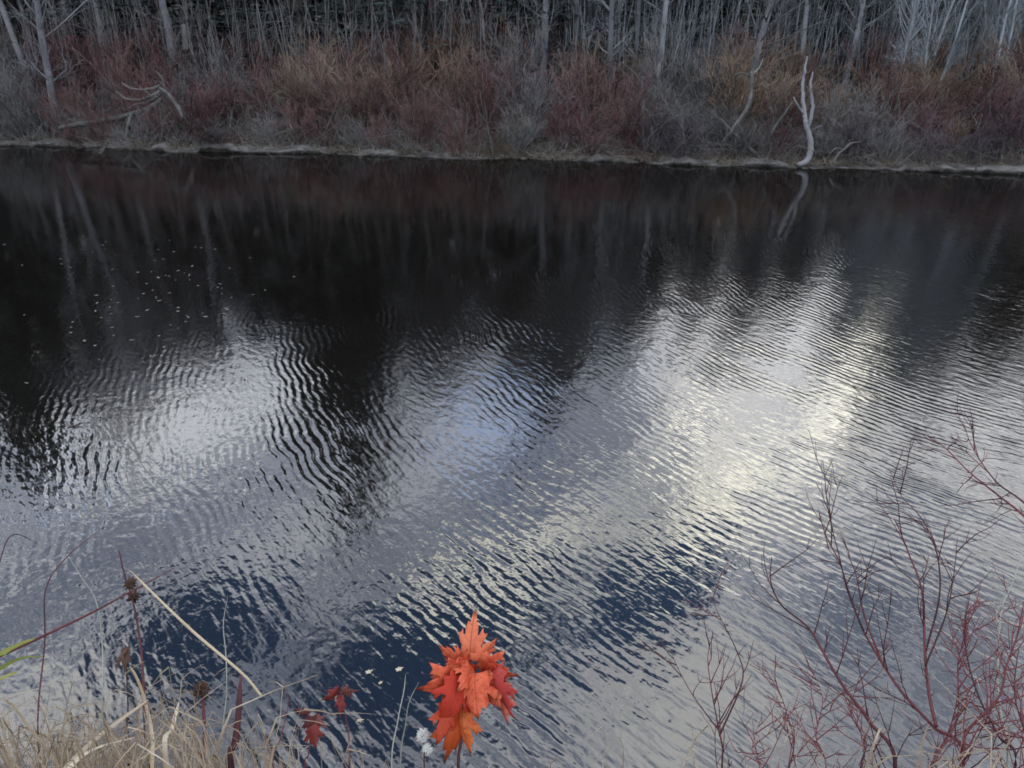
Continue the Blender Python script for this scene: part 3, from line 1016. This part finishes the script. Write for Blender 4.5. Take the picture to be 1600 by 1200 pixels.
def twiggy(geo, P, r0, rate, Lm, lift=0.05, sub=2, start=0.35, rt=0.0022):
    """side twigs along a stem"""
    n = len(P)
    cum = np.concatenate([[0], np.cumsum(np.linalg.norm(np.diff(P, axis=0), axis=1))])
    k = int(cum[-1] * rate)
    for j in range(k):
        w = (start + (0.97 - start) * (j + rng.random()) / k) * cum[-1]
        i = int(np.clip(np.searchsorted(cum, w) - 1, 0, n - 2))
        q = P[i] + (P[i + 1] - P[i]) * (w - cum[i]) / (cum[i + 1] - cum[i] + 1e-9)
        b = shoot(rng, q, aside(rng, unit(P[i + 1] - P[i]), 0.6 + rng.normal(0, 0.15)), Lm * rng.uniform(0.4, 1.1), 4, 0.12, lift)
        geo.tube(b, np.linspace(rt, rt * 0.45, 5), 4)
        for m_ in range(sub):
            i2 = 1 + int(rng.integers(0, 3))
            b2 = shoot(rng, b[i2], aside(rng, unit(b[i2] - b[i2 - 1]), 0.6), Lm * rng.uniform(0.15, 0.5), 3, 0.14, lift)
            geo.tube(b2, np.linspace(rt * 0.7, rt * 0.35, 4), 3)


def near_shrub(name, label, cat, stems, mat='near_red', twig='near_red', rate=9, Lm=0.22, sub=2):
    first = stem_path(stems[0][0], stems[0][1], stems[0][2], stems[0][4])
    e = thing(name, label, cat, first[0])
    o = np.array(e.location)
    gt = Geo()
    for pts, R0, R1, w, rooted in stems:
        P = stem_path(pts, R0, R1, rooted)
        r = np.interp(np.linspace(0, 1, len(P)), (0, 0.25, 1), (w * 0.66, w * 0.56, w * 0.18)) / FPX * R0 / 2
        gs = Geo()
        gs.tube(P - o, r, 7)
        put('stem' if rooted else 'branch', gs, mat, e)
        twiggy(gt, P - o, r[0], rate * 1.5, Lm, sub=sub, rt=0.0016)
    put('twigs', gt, twig, e)['kind'] = 'stuff'
    return e


near_shrub('dogwood_shrub', 'dark red bare shrub with long arching stems at the lower right', 'shrub', [
    ([(1505, 1190), (1459, 1136), (1413, 1086), (1381, 1040), (1349, 985), (1328, 930), (1312, 879), (1291, 838), (1280, 801)], 2.0, 2.35, 8, True),
    ([(1399, 1205), (1358, 1127), (1321, 1077), (1298, 1040), (1271, 992), (1255, 973), (1220, 944), (1204, 907), (1206, 870)], 1.95, 2.2, 9, True),
    ([(1463, 1135), (1452, 1086), (1445, 1017), (1441, 925), (1422, 870), (1406, 829), (1397, 810)], 2.02, 2.35, 7, False),
    ([(1349, 985), (1325, 925), (1312, 872), (1296, 800), (1300, 742)], 2.15, 2.35, 4, False),
    ([(1380, 1040), (1350, 960), (1338, 900), (1322, 860)], 2.1, 2.3, 5, False),
    ([(1446, 1020), (1468, 930), (1463, 861), (1440, 810), (1408, 774), (1390, 733)], 2.2, 2.5, 4, False),
    ([(1446, 1040), (1478, 960), (1490, 900), (1496, 840)], 2.1, 2.4, 4, False)], 'near_dark', 'near_red', 8, 0.18)
near_shrub('dogwood_shrub', 'reddish bare shrub with forked stems in the lower right corner', 'shrub', [
    ([(1500, 1200), (1510, 1145), (1560, 1090), (1573, 1040), (1589, 994), (1600, 940)], 1.9, 2.2, 8, True),
    ([(1585, 1205), (1560, 1150), (1530, 1090), (1512, 1030), (1508, 980), (1515, 930)], 1.9, 2.3, 6, True),
    ([(1620, 1210), (1600, 1140), (1585, 1080), (1592, 1010)], 1.85, 2.2, 6, True),
    ([(1450, 1210), (1480, 1150), (1496, 1090), (1500, 1020), (1540, 965)], 1.95, 2.3, 5, True)], 'near_dark', 'near_red', 18, 0.15)
near_shrub('pale_sapling', 'single pale grey green stem among red twigs at the right edge', 'sapling', [
    ([(1572, 1210), (1563, 1109), (1559, 1063), (1561, 994), (1566, 948), (1582, 911), (1594, 875)], 2.05, 2.4, 6, True)], 'near_grey', 'near_grey', 4, 0.15)
near_shrub('dogwood_shrub', 'red branch reaching in from the right edge above the corner shrub', 'shrub', [
    ([(1760, 985), (1680, 880), (1600, 806), (1560, 774), (1514, 737), (1477, 700), (1450, 682)], 1.9, 2.5, 8, True),
    ([(1680, 880), (1605, 790), (1556, 752), (1520, 700), (1505, 660)], 2.0, 2.5, 5, False)], 'near_red', 'near_red', 9, 0.14)
near_shrub('dogwood_shrub', 'small thin bare red shrub right of the red leaves', 'shrub', [
    ([(1128, 1200), (1122, 1136), (1112, 1080), (1106, 1026), (1115, 989)], 2.1, 2.35, 5, True),
    ([(1124, 1150), (1160, 1063), (1151, 1017), (1124, 962), (1106, 921)], 2.15, 2.45, 4, False),
    ([(1122, 1140), (1085, 1090), (1062, 1050), (1045, 1010)], 2.15, 2.4, 3, False),
    ([(1120, 1135), (1140, 1100), (1156, 1078)], 2.15, 2.3, 3, False)], 'near_dark', 'near_red', 9, 0.15)
near_shrub('dogwood_shrub', 'low tangle of thin red stems at the bottom between the two shrubs', 'shrub', [
    ([(1230, 1215), (1240, 1160), (1225, 1100), (1205, 1050)], 2.0, 2.3, 4, True),
    ([(1290, 1215), (1275, 1150), (1285, 1090), (1260, 1030)], 2.0, 2.3, 4, True),
    ([(1340, 1220), (1350, 1160), (1330, 1110), (1345, 1050)], 2.0, 2.3, 4, True),
    ([(1190, 1220), (1175, 1170), (1190, 1120)], 2.0, 2.2, 3, True)], 'near_red', 'near_red', 18, 0.14)


# ---- grasses and weeds, lower left
def blade(name, label, pts, R0, R1, w, mat, rooted=True, cat='grass stalk', flat=True):
    P = stem_path(pts, R0, R1, rooted)
    e0 = P[0].copy()
    gg = Geo()
    wd = np.interp(np.linspace(0, 1, len(P)), (0, 0.5, 0.9, 1), (w * 0.8, w, w * 0.7, w * 0.2)) / FPX * R0
    if flat:
        sd_ = np.cross(P[-1] - P[0], np.array((0, 0.85, -0.5)))
        gg.ribbon(P - e0, wd, sd_)
        gg.ribbon((P - e0) + np.array((0, 0, 0.0007)), wd, sd_)
    else:
        gg.tube(P - e0, wd / 2, 6)
    o = put(name, gg, mat)
    o.location = e0
    return tag(o, label, cat)


blade('straw_stalk', 'long pale bent straw stalk slanting down to the dark stub', [(408, 1087), (378, 1052), (304, 989), (245, 933), (203, 891)], 1.62, 1.80, 4.6, 'straw', False, flat=False)
blade('straw_grass', 'pale broad grass blade rising to the right in the lower left', [(40, 1290), (72, 1240), (105, 1199), (147, 1157), (189, 1125), (231, 1094)], 1.42, 1.5, 9, 'pale_straw')
blade('straw_grass', 'pale grass blade lying almost level in the lower left corner', [(70, 1290), (92, 1230), (118, 1190), (154, 1168), (210, 1153)], 1.42, 1.48, 8, 'pale_straw')
blade('straw_grass', 'short upright pale grass blade right of the level one', [(262, 1200), (270, 1136), (280, 1097)], 1.5, 1.55, 7, 'pale_straw')
blade('straw_grass', 'short curved pale straw blade above the rising blade', [(246, 1260), (238, 1150), (224, 1087), (212, 1056), (203, 1041)], 1.55, 1.65, 5, 'straw')
blade('green_grass', 'yellow green grass blade entering at the left edge', [(-60, 1075), (0, 1024), (28, 1008), (54, 998)], 1.35, 1.45, 13, 'green_blade')
blade('green_grass', 'second dull green blade low at the left edge', [(-70, 1090), (-5, 1048), (30, 1030), (66, 1026)], 1.35, 1.48, 10, 'green_blade')
blade('green_grass', 'short dull green blade under the left edge blade', [(-60, 1110), (0, 1062), (28, 1050)], 1.35, 1.45, 10, 'green_blade')
blade('dead_twig', 'thin dark twig rising from the green blade to the straw stalk', [(-150, 1110), (-40, 1045), (63, 996), (140, 959), (196, 929), (273, 887)], 1.5, 1.85, 4, 'near_dark', True, 'twig', False)
blade('dark_stalk', 'dark broken upright stalk stub at the bottom left of centre', [(362, 1215), (368, 1160), (373, 1110), (376, 1056)], 1.6, 1.62, 11, 'near_dark', True, 'stalk', False)
for k, (lab, pts) in enumerate((('thin curved dead stem near the left edge, leaning up to the right', [(66, 1215), (70, 1000), (72, 919), (105, 870), (165, 820)]),
                                ('thin dead stem with pale bud near the left edge', [(170, 1215), (160, 1010), (150, 940), (126, 900), (106, 868)]),
                                ('hair thin dead stem behind the straw stalk', [(350, 1215), (354, 1080), (353, 1024), (349, 975), (356, 930)]),
                                ('thin dark bowed stem at the far left', [(-30, 1215), (-25, 1000), (2, 870), (22, 835), (60, 850)]),
                                ('thin dark stem left of the small red leaves', [(428, 1215), (440, 1150), (450, 1100), (446, 1060)]),
                                ('thin pale stem left of the red leaves', [(612, 1215), (622, 1125), (631, 1080), (634, 1052)]),
                                ('forked thin pale stem beside the red leaves', [(626, 1215), (634, 1130), (640, 1095), (655, 1065)]))):
    blade('dead_weed', lab, pts, 1.7, 1.95, 2, 'near_grey' if k in (1, 2, 5, 6) else 'near_dark', True, 'stem', False)

# seed heads
def lump(geo, c, r, rng_, k=60, s=0.004, stretch=(1, 1, 1)):
    for i in range(k):
        d = unit(rng_.normal(0, 1, 3))
        p = c + d * r * np.array(stretch) * rng_.uniform(0.55, 1.0)
        a = unit(np.cross(d, rng_.normal(0, 1, 3))) * s * 0.5
        b = np.cross(d, a)
        geo.add([p - a, p + b, p + a, p - b, p + d * s * 1.4], [(0, 1, 4), (1, 2, 4), (2, 3, 4), (3, 0, 4)])


def seed_head(label, pts, heads, R, mat, w=6, stem='near_dark', name='seed_head_weed', k=90, s=0.006):
    P = stem_path(pts, R, R + 0.03, True)
    e = thing(name, label, 'weed', P[0])
    gg = Geo()
    gg.tube(P - P[0], np.interp(np.linspace(0, 1, len(P)), (0, 1), (w, w * 0.5)) / FPX * R / 2, 6)
    put('stem', gg, stem, e)
    for (hx, hy, hr) in heads:
        gg = Geo()
        c_ = near(hx, hy, R + 0.02) - P[0]
        r = hr / FPX * R
        lump(gg, c_, r, rng, k, s, (0.8, 0.8, 1.1))
        lump(gg, c_, r * 0.5, rng, k // 2, s, (0.8, 0.8, 1.1))
        put('seed_head', gg, mat, e)
    return e


seed_head('dark brown dried seed head on a stalk left of the dark stub', [(322, 1215), (320, 1160), (318, 1110), (316, 1082)], [(315, 1080, 11)], 1.62, 'seed_brown', 7)
seed_head('withered brown weed top at the upper end of the straw stalk', [(235, 1215), (222, 1030), (208, 940), (196, 905), (186, 860)], [(203, 912, 6), (209, 932, 5)], 1.85, 'seed_brown', 4, k=26, s=0.008)
seed_head('small white fluffy seed head left of the orange leaf', [(664, 1215), (663, 1180), (661, 1152)], [(661, 1150, 10), (668, 1171, 7)], 1.7, 'white_fluff', 3, k=160, s=0.004)

# matted dry grass along the top of the near bank slope
g = Geo()
for i in range(460):
    u = rng.random()
    cx = rng.normal(190, 150) if u < 0.62 else rng.uniform(-80, 480) if u < 0.8 else rng.normal(1530, 120) if u < 0.93 else rng.uniform(850, 1300)
    R = rng.uniform(1.35, 2.0)
    topy = 1200 - abs(rng.normal(0, 46)) + (25 if cx > 480 else 0) - (30 if 230 < cx < 310 else 0)
    tip = near(cx, topy, R)
    b = foot(tip, rng.normal(0, 0.12), rng.uniform(-0.35, 0.0))
    mid = b * 0.4 + tip * 0.6 + np.array((rng.normal(0, 0.04), rng.normal(0, 0.04), 0.06))
    P = smooth_path([b, mid, tip, tip + np.array((rng.normal(0, 0.06), rng.normal(0, 0.05), -rng.uniform(-0.02, 0.05)))], 9)
    g.ribbon(P, np.interp(np.linspace(0, 1, 9), (0, 0.4, 1), np.array((0.004, 0.004, 0.0008)) * rng.uniform(0.5, 1.7)), rng.normal(0, 1, 3))
tag(put('dry_grass', g, 'dull_straw'), 'matted dry tan grass along the bottom of the near bank', 'grass', kind='stuff')
g = Geo()
for i in range(420):
    x = rng.uniform(-2.6, 2.6)
    y = rng.uniform(0.2, 2.4)
    a = rng.random() * 6.28
    P = shoot(rng, (x, y, float(height(x, y)) - 0.02), (math.cos(a) * 0.6, math.sin(a) * 0.6, 0.8), rng.uniform(0.15, 0.4), 4, 0.1, -0.15)
    g.ribbon(P, (0.005, 0.005, 0.004, 0.003, 0.001), (math.sin(a), -math.cos(a), 0))
tag(put('bank_grass', g, 'dull_straw'), 'short dry grass on the slope of the near bank', 'grass', kind='stuff')

# ---- lobed leaves
HALF = [(0.0, 0.0), (0.13, -0.02), (0.33, -0.09), (0.29, 0.04), (0.43, 0.11), (0.36, 0.19), (0.34, 0.27), (0.44, 0.33), (0.61, 0.53), (0.45, 0.52), (0.41, 0.61), (0.33, 0.50), (0.24, 0.45),
        (0.26, 0.60), (0.20, 0.76), (0.12, 0.74), (0.07, 0.88), (0.0, 1.0)]


def leaf_mesh(rng_, curl=0.3, fold=0.25, twist=0.2, squeeze=1.0):
    jit = lambda q: (q[0] + rng_.normal(0, 0.015), q[1] + rng_.normal(0, 0.015))
    out = [jit(q) for q in HALF] + [jit((-a, b)) for a, b in HALF[-2:0:-1]]
    n = len(out)
    inner = [(gx, gy) for gx in np.arange(-0.5, 0.51, 0.11) for gy in np.arange(-0.02, 0.95, 0.11)]
    vs, _, fs, *_r = delaunay_2d_cdt([Vector(q) for q in out + inner], [(i, (i + 1) % n) for i in range(n)], [], 1, 1e-5)
    P = []
    ph = rng_.random() * 6
    for q in vs:
        x, y = q.x * squeeze, q.y - 0.3
        z = -fold * abs(x) ** 1.3 - curl * y * y * (1 if y > 0 else 0.5) + twist * x * y + 0.035 * math.sin(9 * x + ph) + 0.03 * math.sin(8 * y + 2 * x + ph)
        P.append((x, q.y, z))
    used = sorted({i for f_ in fs for i in f_})
    mp = {i: k for k, i in enumerate(used)}
    me = bpy.data.meshes.new('leaf')
    me.from_pydata([P[i] for i in used], [], [tuple(mp[i] for i in f_) for f_ in fs])
    me.update()
    return me


right_v, up_v, fwd_v = np.array((1.0, 0, 0)), np.array((0, ST, CT)), np.array((0, CT, -ST))


def leaf(parent, x, y, R, size_px, ang, tilt, roll, mat, rng_, curl=0.35, fold=0.3, squeeze=1.0):
    """base of the blade at photo x, y; ang: direction of the tip on the picture (0 = up, + = clockwise); tilt: tip towards (+) or away from the viewer"""
    size = size_px / FPX * R
    a = math.radians(ang)
    yv = right_v * math.sin(a) + up_v * math.cos(a)
    tl = math.radians(tilt)
    yv2 = yv * math.cos(tl) - fwd_v * math.sin(tl)
    nv = -fwd_v * math.cos(tl) - yv * math.sin(tl)
    xv = np.cross(yv2, nv)
    rl = math.radians(roll)
    xv, nv = xv * math.cos(rl) + nv * math.sin(rl), nv * math.cos(rl) - xv * math.sin(rl)
    o = put('leaf', leaf_mesh(rng_, curl, fold, rng_.normal(0, 0.25), squeeze), mat, parent)
    md = o.modifiers.new('thickness', 'SOLIDIFY')
    md.thickness = 0.006
    base = near(x, y, R) - np.array(parent.location)
    o.matrix_local = Matrix(((xv[0] * size, yv2[0] * size, nv[0] * size, base[0]), (xv[1] * size, yv2[1] * size, nv[1] * size, base[1]), (xv[2] * size, yv2[2] * size, nv[2] * size, base[2]), (0, 0, 0, 1)))
    return o, base


def leafy_sapling(name, label, stem, R, leaves, w=5, seed=1, cat='sapling'):
    rng_ = np.random.default_rng(seed)
    P = stem_path(stem, R + 0.03, R + 0.05, True)
    e = thing(name, label, cat, P[0])
    gg = Geo()
    gg.tube(P - P[0], np.interp(np.linspace(0, 1, len(P)), (0, 1), (w, w * 0.45)) / FPX * R / 2, 6)
    put('stem', gg, 'near_dark', e)
    for (x, y, dR, s, ang, tilt, roll, mat, sq) in leaves:
        o, base = leaf(e, x, y, R + dR, s, ang, tilt, roll, mat, rng_, rng_.uniform(0.3, 0.9), rng_.uniform(0.2, 0.6), sq)
        q = (P - P[0])[len(P) // 2:]
        nearest = q[int(np.argmin(np.linalg.norm(q - base, axis=1)))]
        gp = Geo()
        gp.tube(smooth_path([nearest, (nearest + base) / 2 + np.array((0, 0, 0.006)), base], 6), 0.0009, 5)
        pt = put('petiole', gp, 'near_red', o)
        pt.matrix_parent_inverse = o.matrix_local.inverted()
    return e


leafy_sapling('red_leaf_sapling', 'sapling with a cluster of bright orange red lobed leaves at the bottom centre', [(716, 1215), (722, 1150), (730, 1095), (736, 1045), (737, 1015)], 1.72, [
    (734, 1030, 0.00, 70, 2, -10, 12, 'coral_leaf', 0.55),
    (744, 1034, -0.01, 50, 42, 15, -30, 'coral_leaf', 0.7),
    (728, 1038, 0.00, 50, -62, 15, 30, 'coral_leaf', 0.65),
    (738, 1036, -0.02, 60, -142, 35, 30, 'coral_leaf', 0.9),
    (722, 1052, -0.04, 66, -118, 22, 20, 'scarlet_leaf', 0.95),
    (726, 1046, -0.03, 54, -98, 35, 30, 'coral_leaf', 0.85),
    (748, 1032, -0.02, 60, 116, 30, -25, 'coral_leaf', 0.9),
    (758, 1042, -0.03, 54, 134, 20, -40, 'coral_leaf', 0.85),
    (768, 1048, -0.04, 78, 164, 22, -40, 'pink_leaf', 0.75),
    (742, 1052, -0.05, 62, 176, 38, -10, 'scarlet_leaf', 1.0),
    (722, 1060, -0.05, 66, -160, 35, 25, 'scarlet_leaf', 0.95),
    (738, 1042, -0.03, 44, -150, 60, 25, 'scarlet_leaf', 0.95),
    (712, 1104, -0.03, 80, -178, 18, 25, 'orange_leaf', 0.66),
    (722, 1104, -0.02, 66, 174, 20, -30, 'orange_leaf', 0.6),
    (704, 1096, -0.04, 60, -168, 35, 25, 'coral_leaf', 0.65),
    (756, 1058, -0.03, 54, 146, 40, -20, 'coral_leaf', 0.85),
    (780, 1066, -0.03, 60, 176, 22, -45, 'pink_leaf', 0.6)], 6, 4)
leafy_sapling('small_leaf_sapling', 'thin seedling with small dark maroon and blush leaves left of the red cluster', [(478, 1215), (482, 1180), (485, 1150), (486, 1120)], 1.75, [
    (487, 1118, 0, 30, 175, 35, 15, 'maroon_leaf', 0.7),
    (483, 1116, 0.01, 26, -60, 40, 20, 'blush_leaf', 0.5),
    (490, 1118, 0.01, 30, 110, 45, 20, 'blush_leaf', 0.5),
    (486, 1135, -0.01, 30, 160, 30, 0, 'maroon_leaf', 0.9)], 3, 9, 'seedling')
leafy_sapling('small_leaf_sapling', 'thin seedling with dull red leaves just above the maroon one', [(548, 1215), (545, 1150), (536, 1100), (532, 1080)], 1.85, [
    (532, 1080, 0, 30, 75, 40, 10, 'blush_leaf', 0.5),
    (530, 1078, 0, 28, -120, 45, 20, 'maroon_leaf', 0.6),
    (532, 1086, 0, 30, 170, 40, 20, 'maroon_leaf', 0.5)], 3, 10, 'seedling')
leafy_sapling('small_leaf_sapling', 'withered seedling with a brown curled leaf behind the pale rising blade', [(205, 1215), (200, 1100), (197, 1040), (196, 1012)], 1.72, [
    (196, 1012, 0, 34, 160, 40, 30, 'brown_leaf', 0.4),
    (196, 1014, 0, 28, 205, 40, -30, 'brown_leaf', 0.4)], 3, 12, 'seedling')

# pale leaves afloat below the bank
rng_ = np.random.default_rng(21)
for x, y, s, lab in ((619, 1047, 0.055, 'small pale leaf afloat just left of the red leaves'), (572, 1051, 0.05, 'small pale leaf afloat above the dull red seedling'),
                     (558, 1126, 0.045, 'small pale leaf afloat right of the maroon seedling'), (592, 1068, 0.035, 'tiny pale leaf afloat between two others')):
    d = ray(x, y)
    p_ = np.array((0, 0, EYE)) + d * (EYE - 0.006) / -d[2]
    o = put('floating_leaf', leaf_mesh(rng_, 0.1, 0.1, 0.1, 0.6), 'pale_straw')
    o.location = p_
    o.scale = (s, s, s)
    o.rotation_euler = (0, 0, -0.9 + rng_.normal(0, 0.3))
    tag(o, lab, 'leaf', 'leaves afloat on the dark water')

# sky glints on the left water, put in as small pale mesh flecks
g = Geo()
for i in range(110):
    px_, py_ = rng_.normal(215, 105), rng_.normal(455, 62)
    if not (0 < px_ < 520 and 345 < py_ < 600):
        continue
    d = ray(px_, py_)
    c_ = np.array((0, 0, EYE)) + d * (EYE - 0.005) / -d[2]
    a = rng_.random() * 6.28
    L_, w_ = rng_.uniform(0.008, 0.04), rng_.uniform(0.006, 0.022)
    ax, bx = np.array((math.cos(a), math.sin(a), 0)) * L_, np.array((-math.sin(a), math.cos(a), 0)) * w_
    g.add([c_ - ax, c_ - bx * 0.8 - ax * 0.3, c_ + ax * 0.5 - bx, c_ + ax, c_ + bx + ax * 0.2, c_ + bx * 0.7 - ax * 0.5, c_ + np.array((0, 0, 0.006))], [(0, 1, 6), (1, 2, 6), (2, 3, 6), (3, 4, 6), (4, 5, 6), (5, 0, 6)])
tag(put('glint_flecks', g, 'fleck'), 'pale flecks standing in for sky glints on the dark water at the left', 'flecks', kind='stuff')
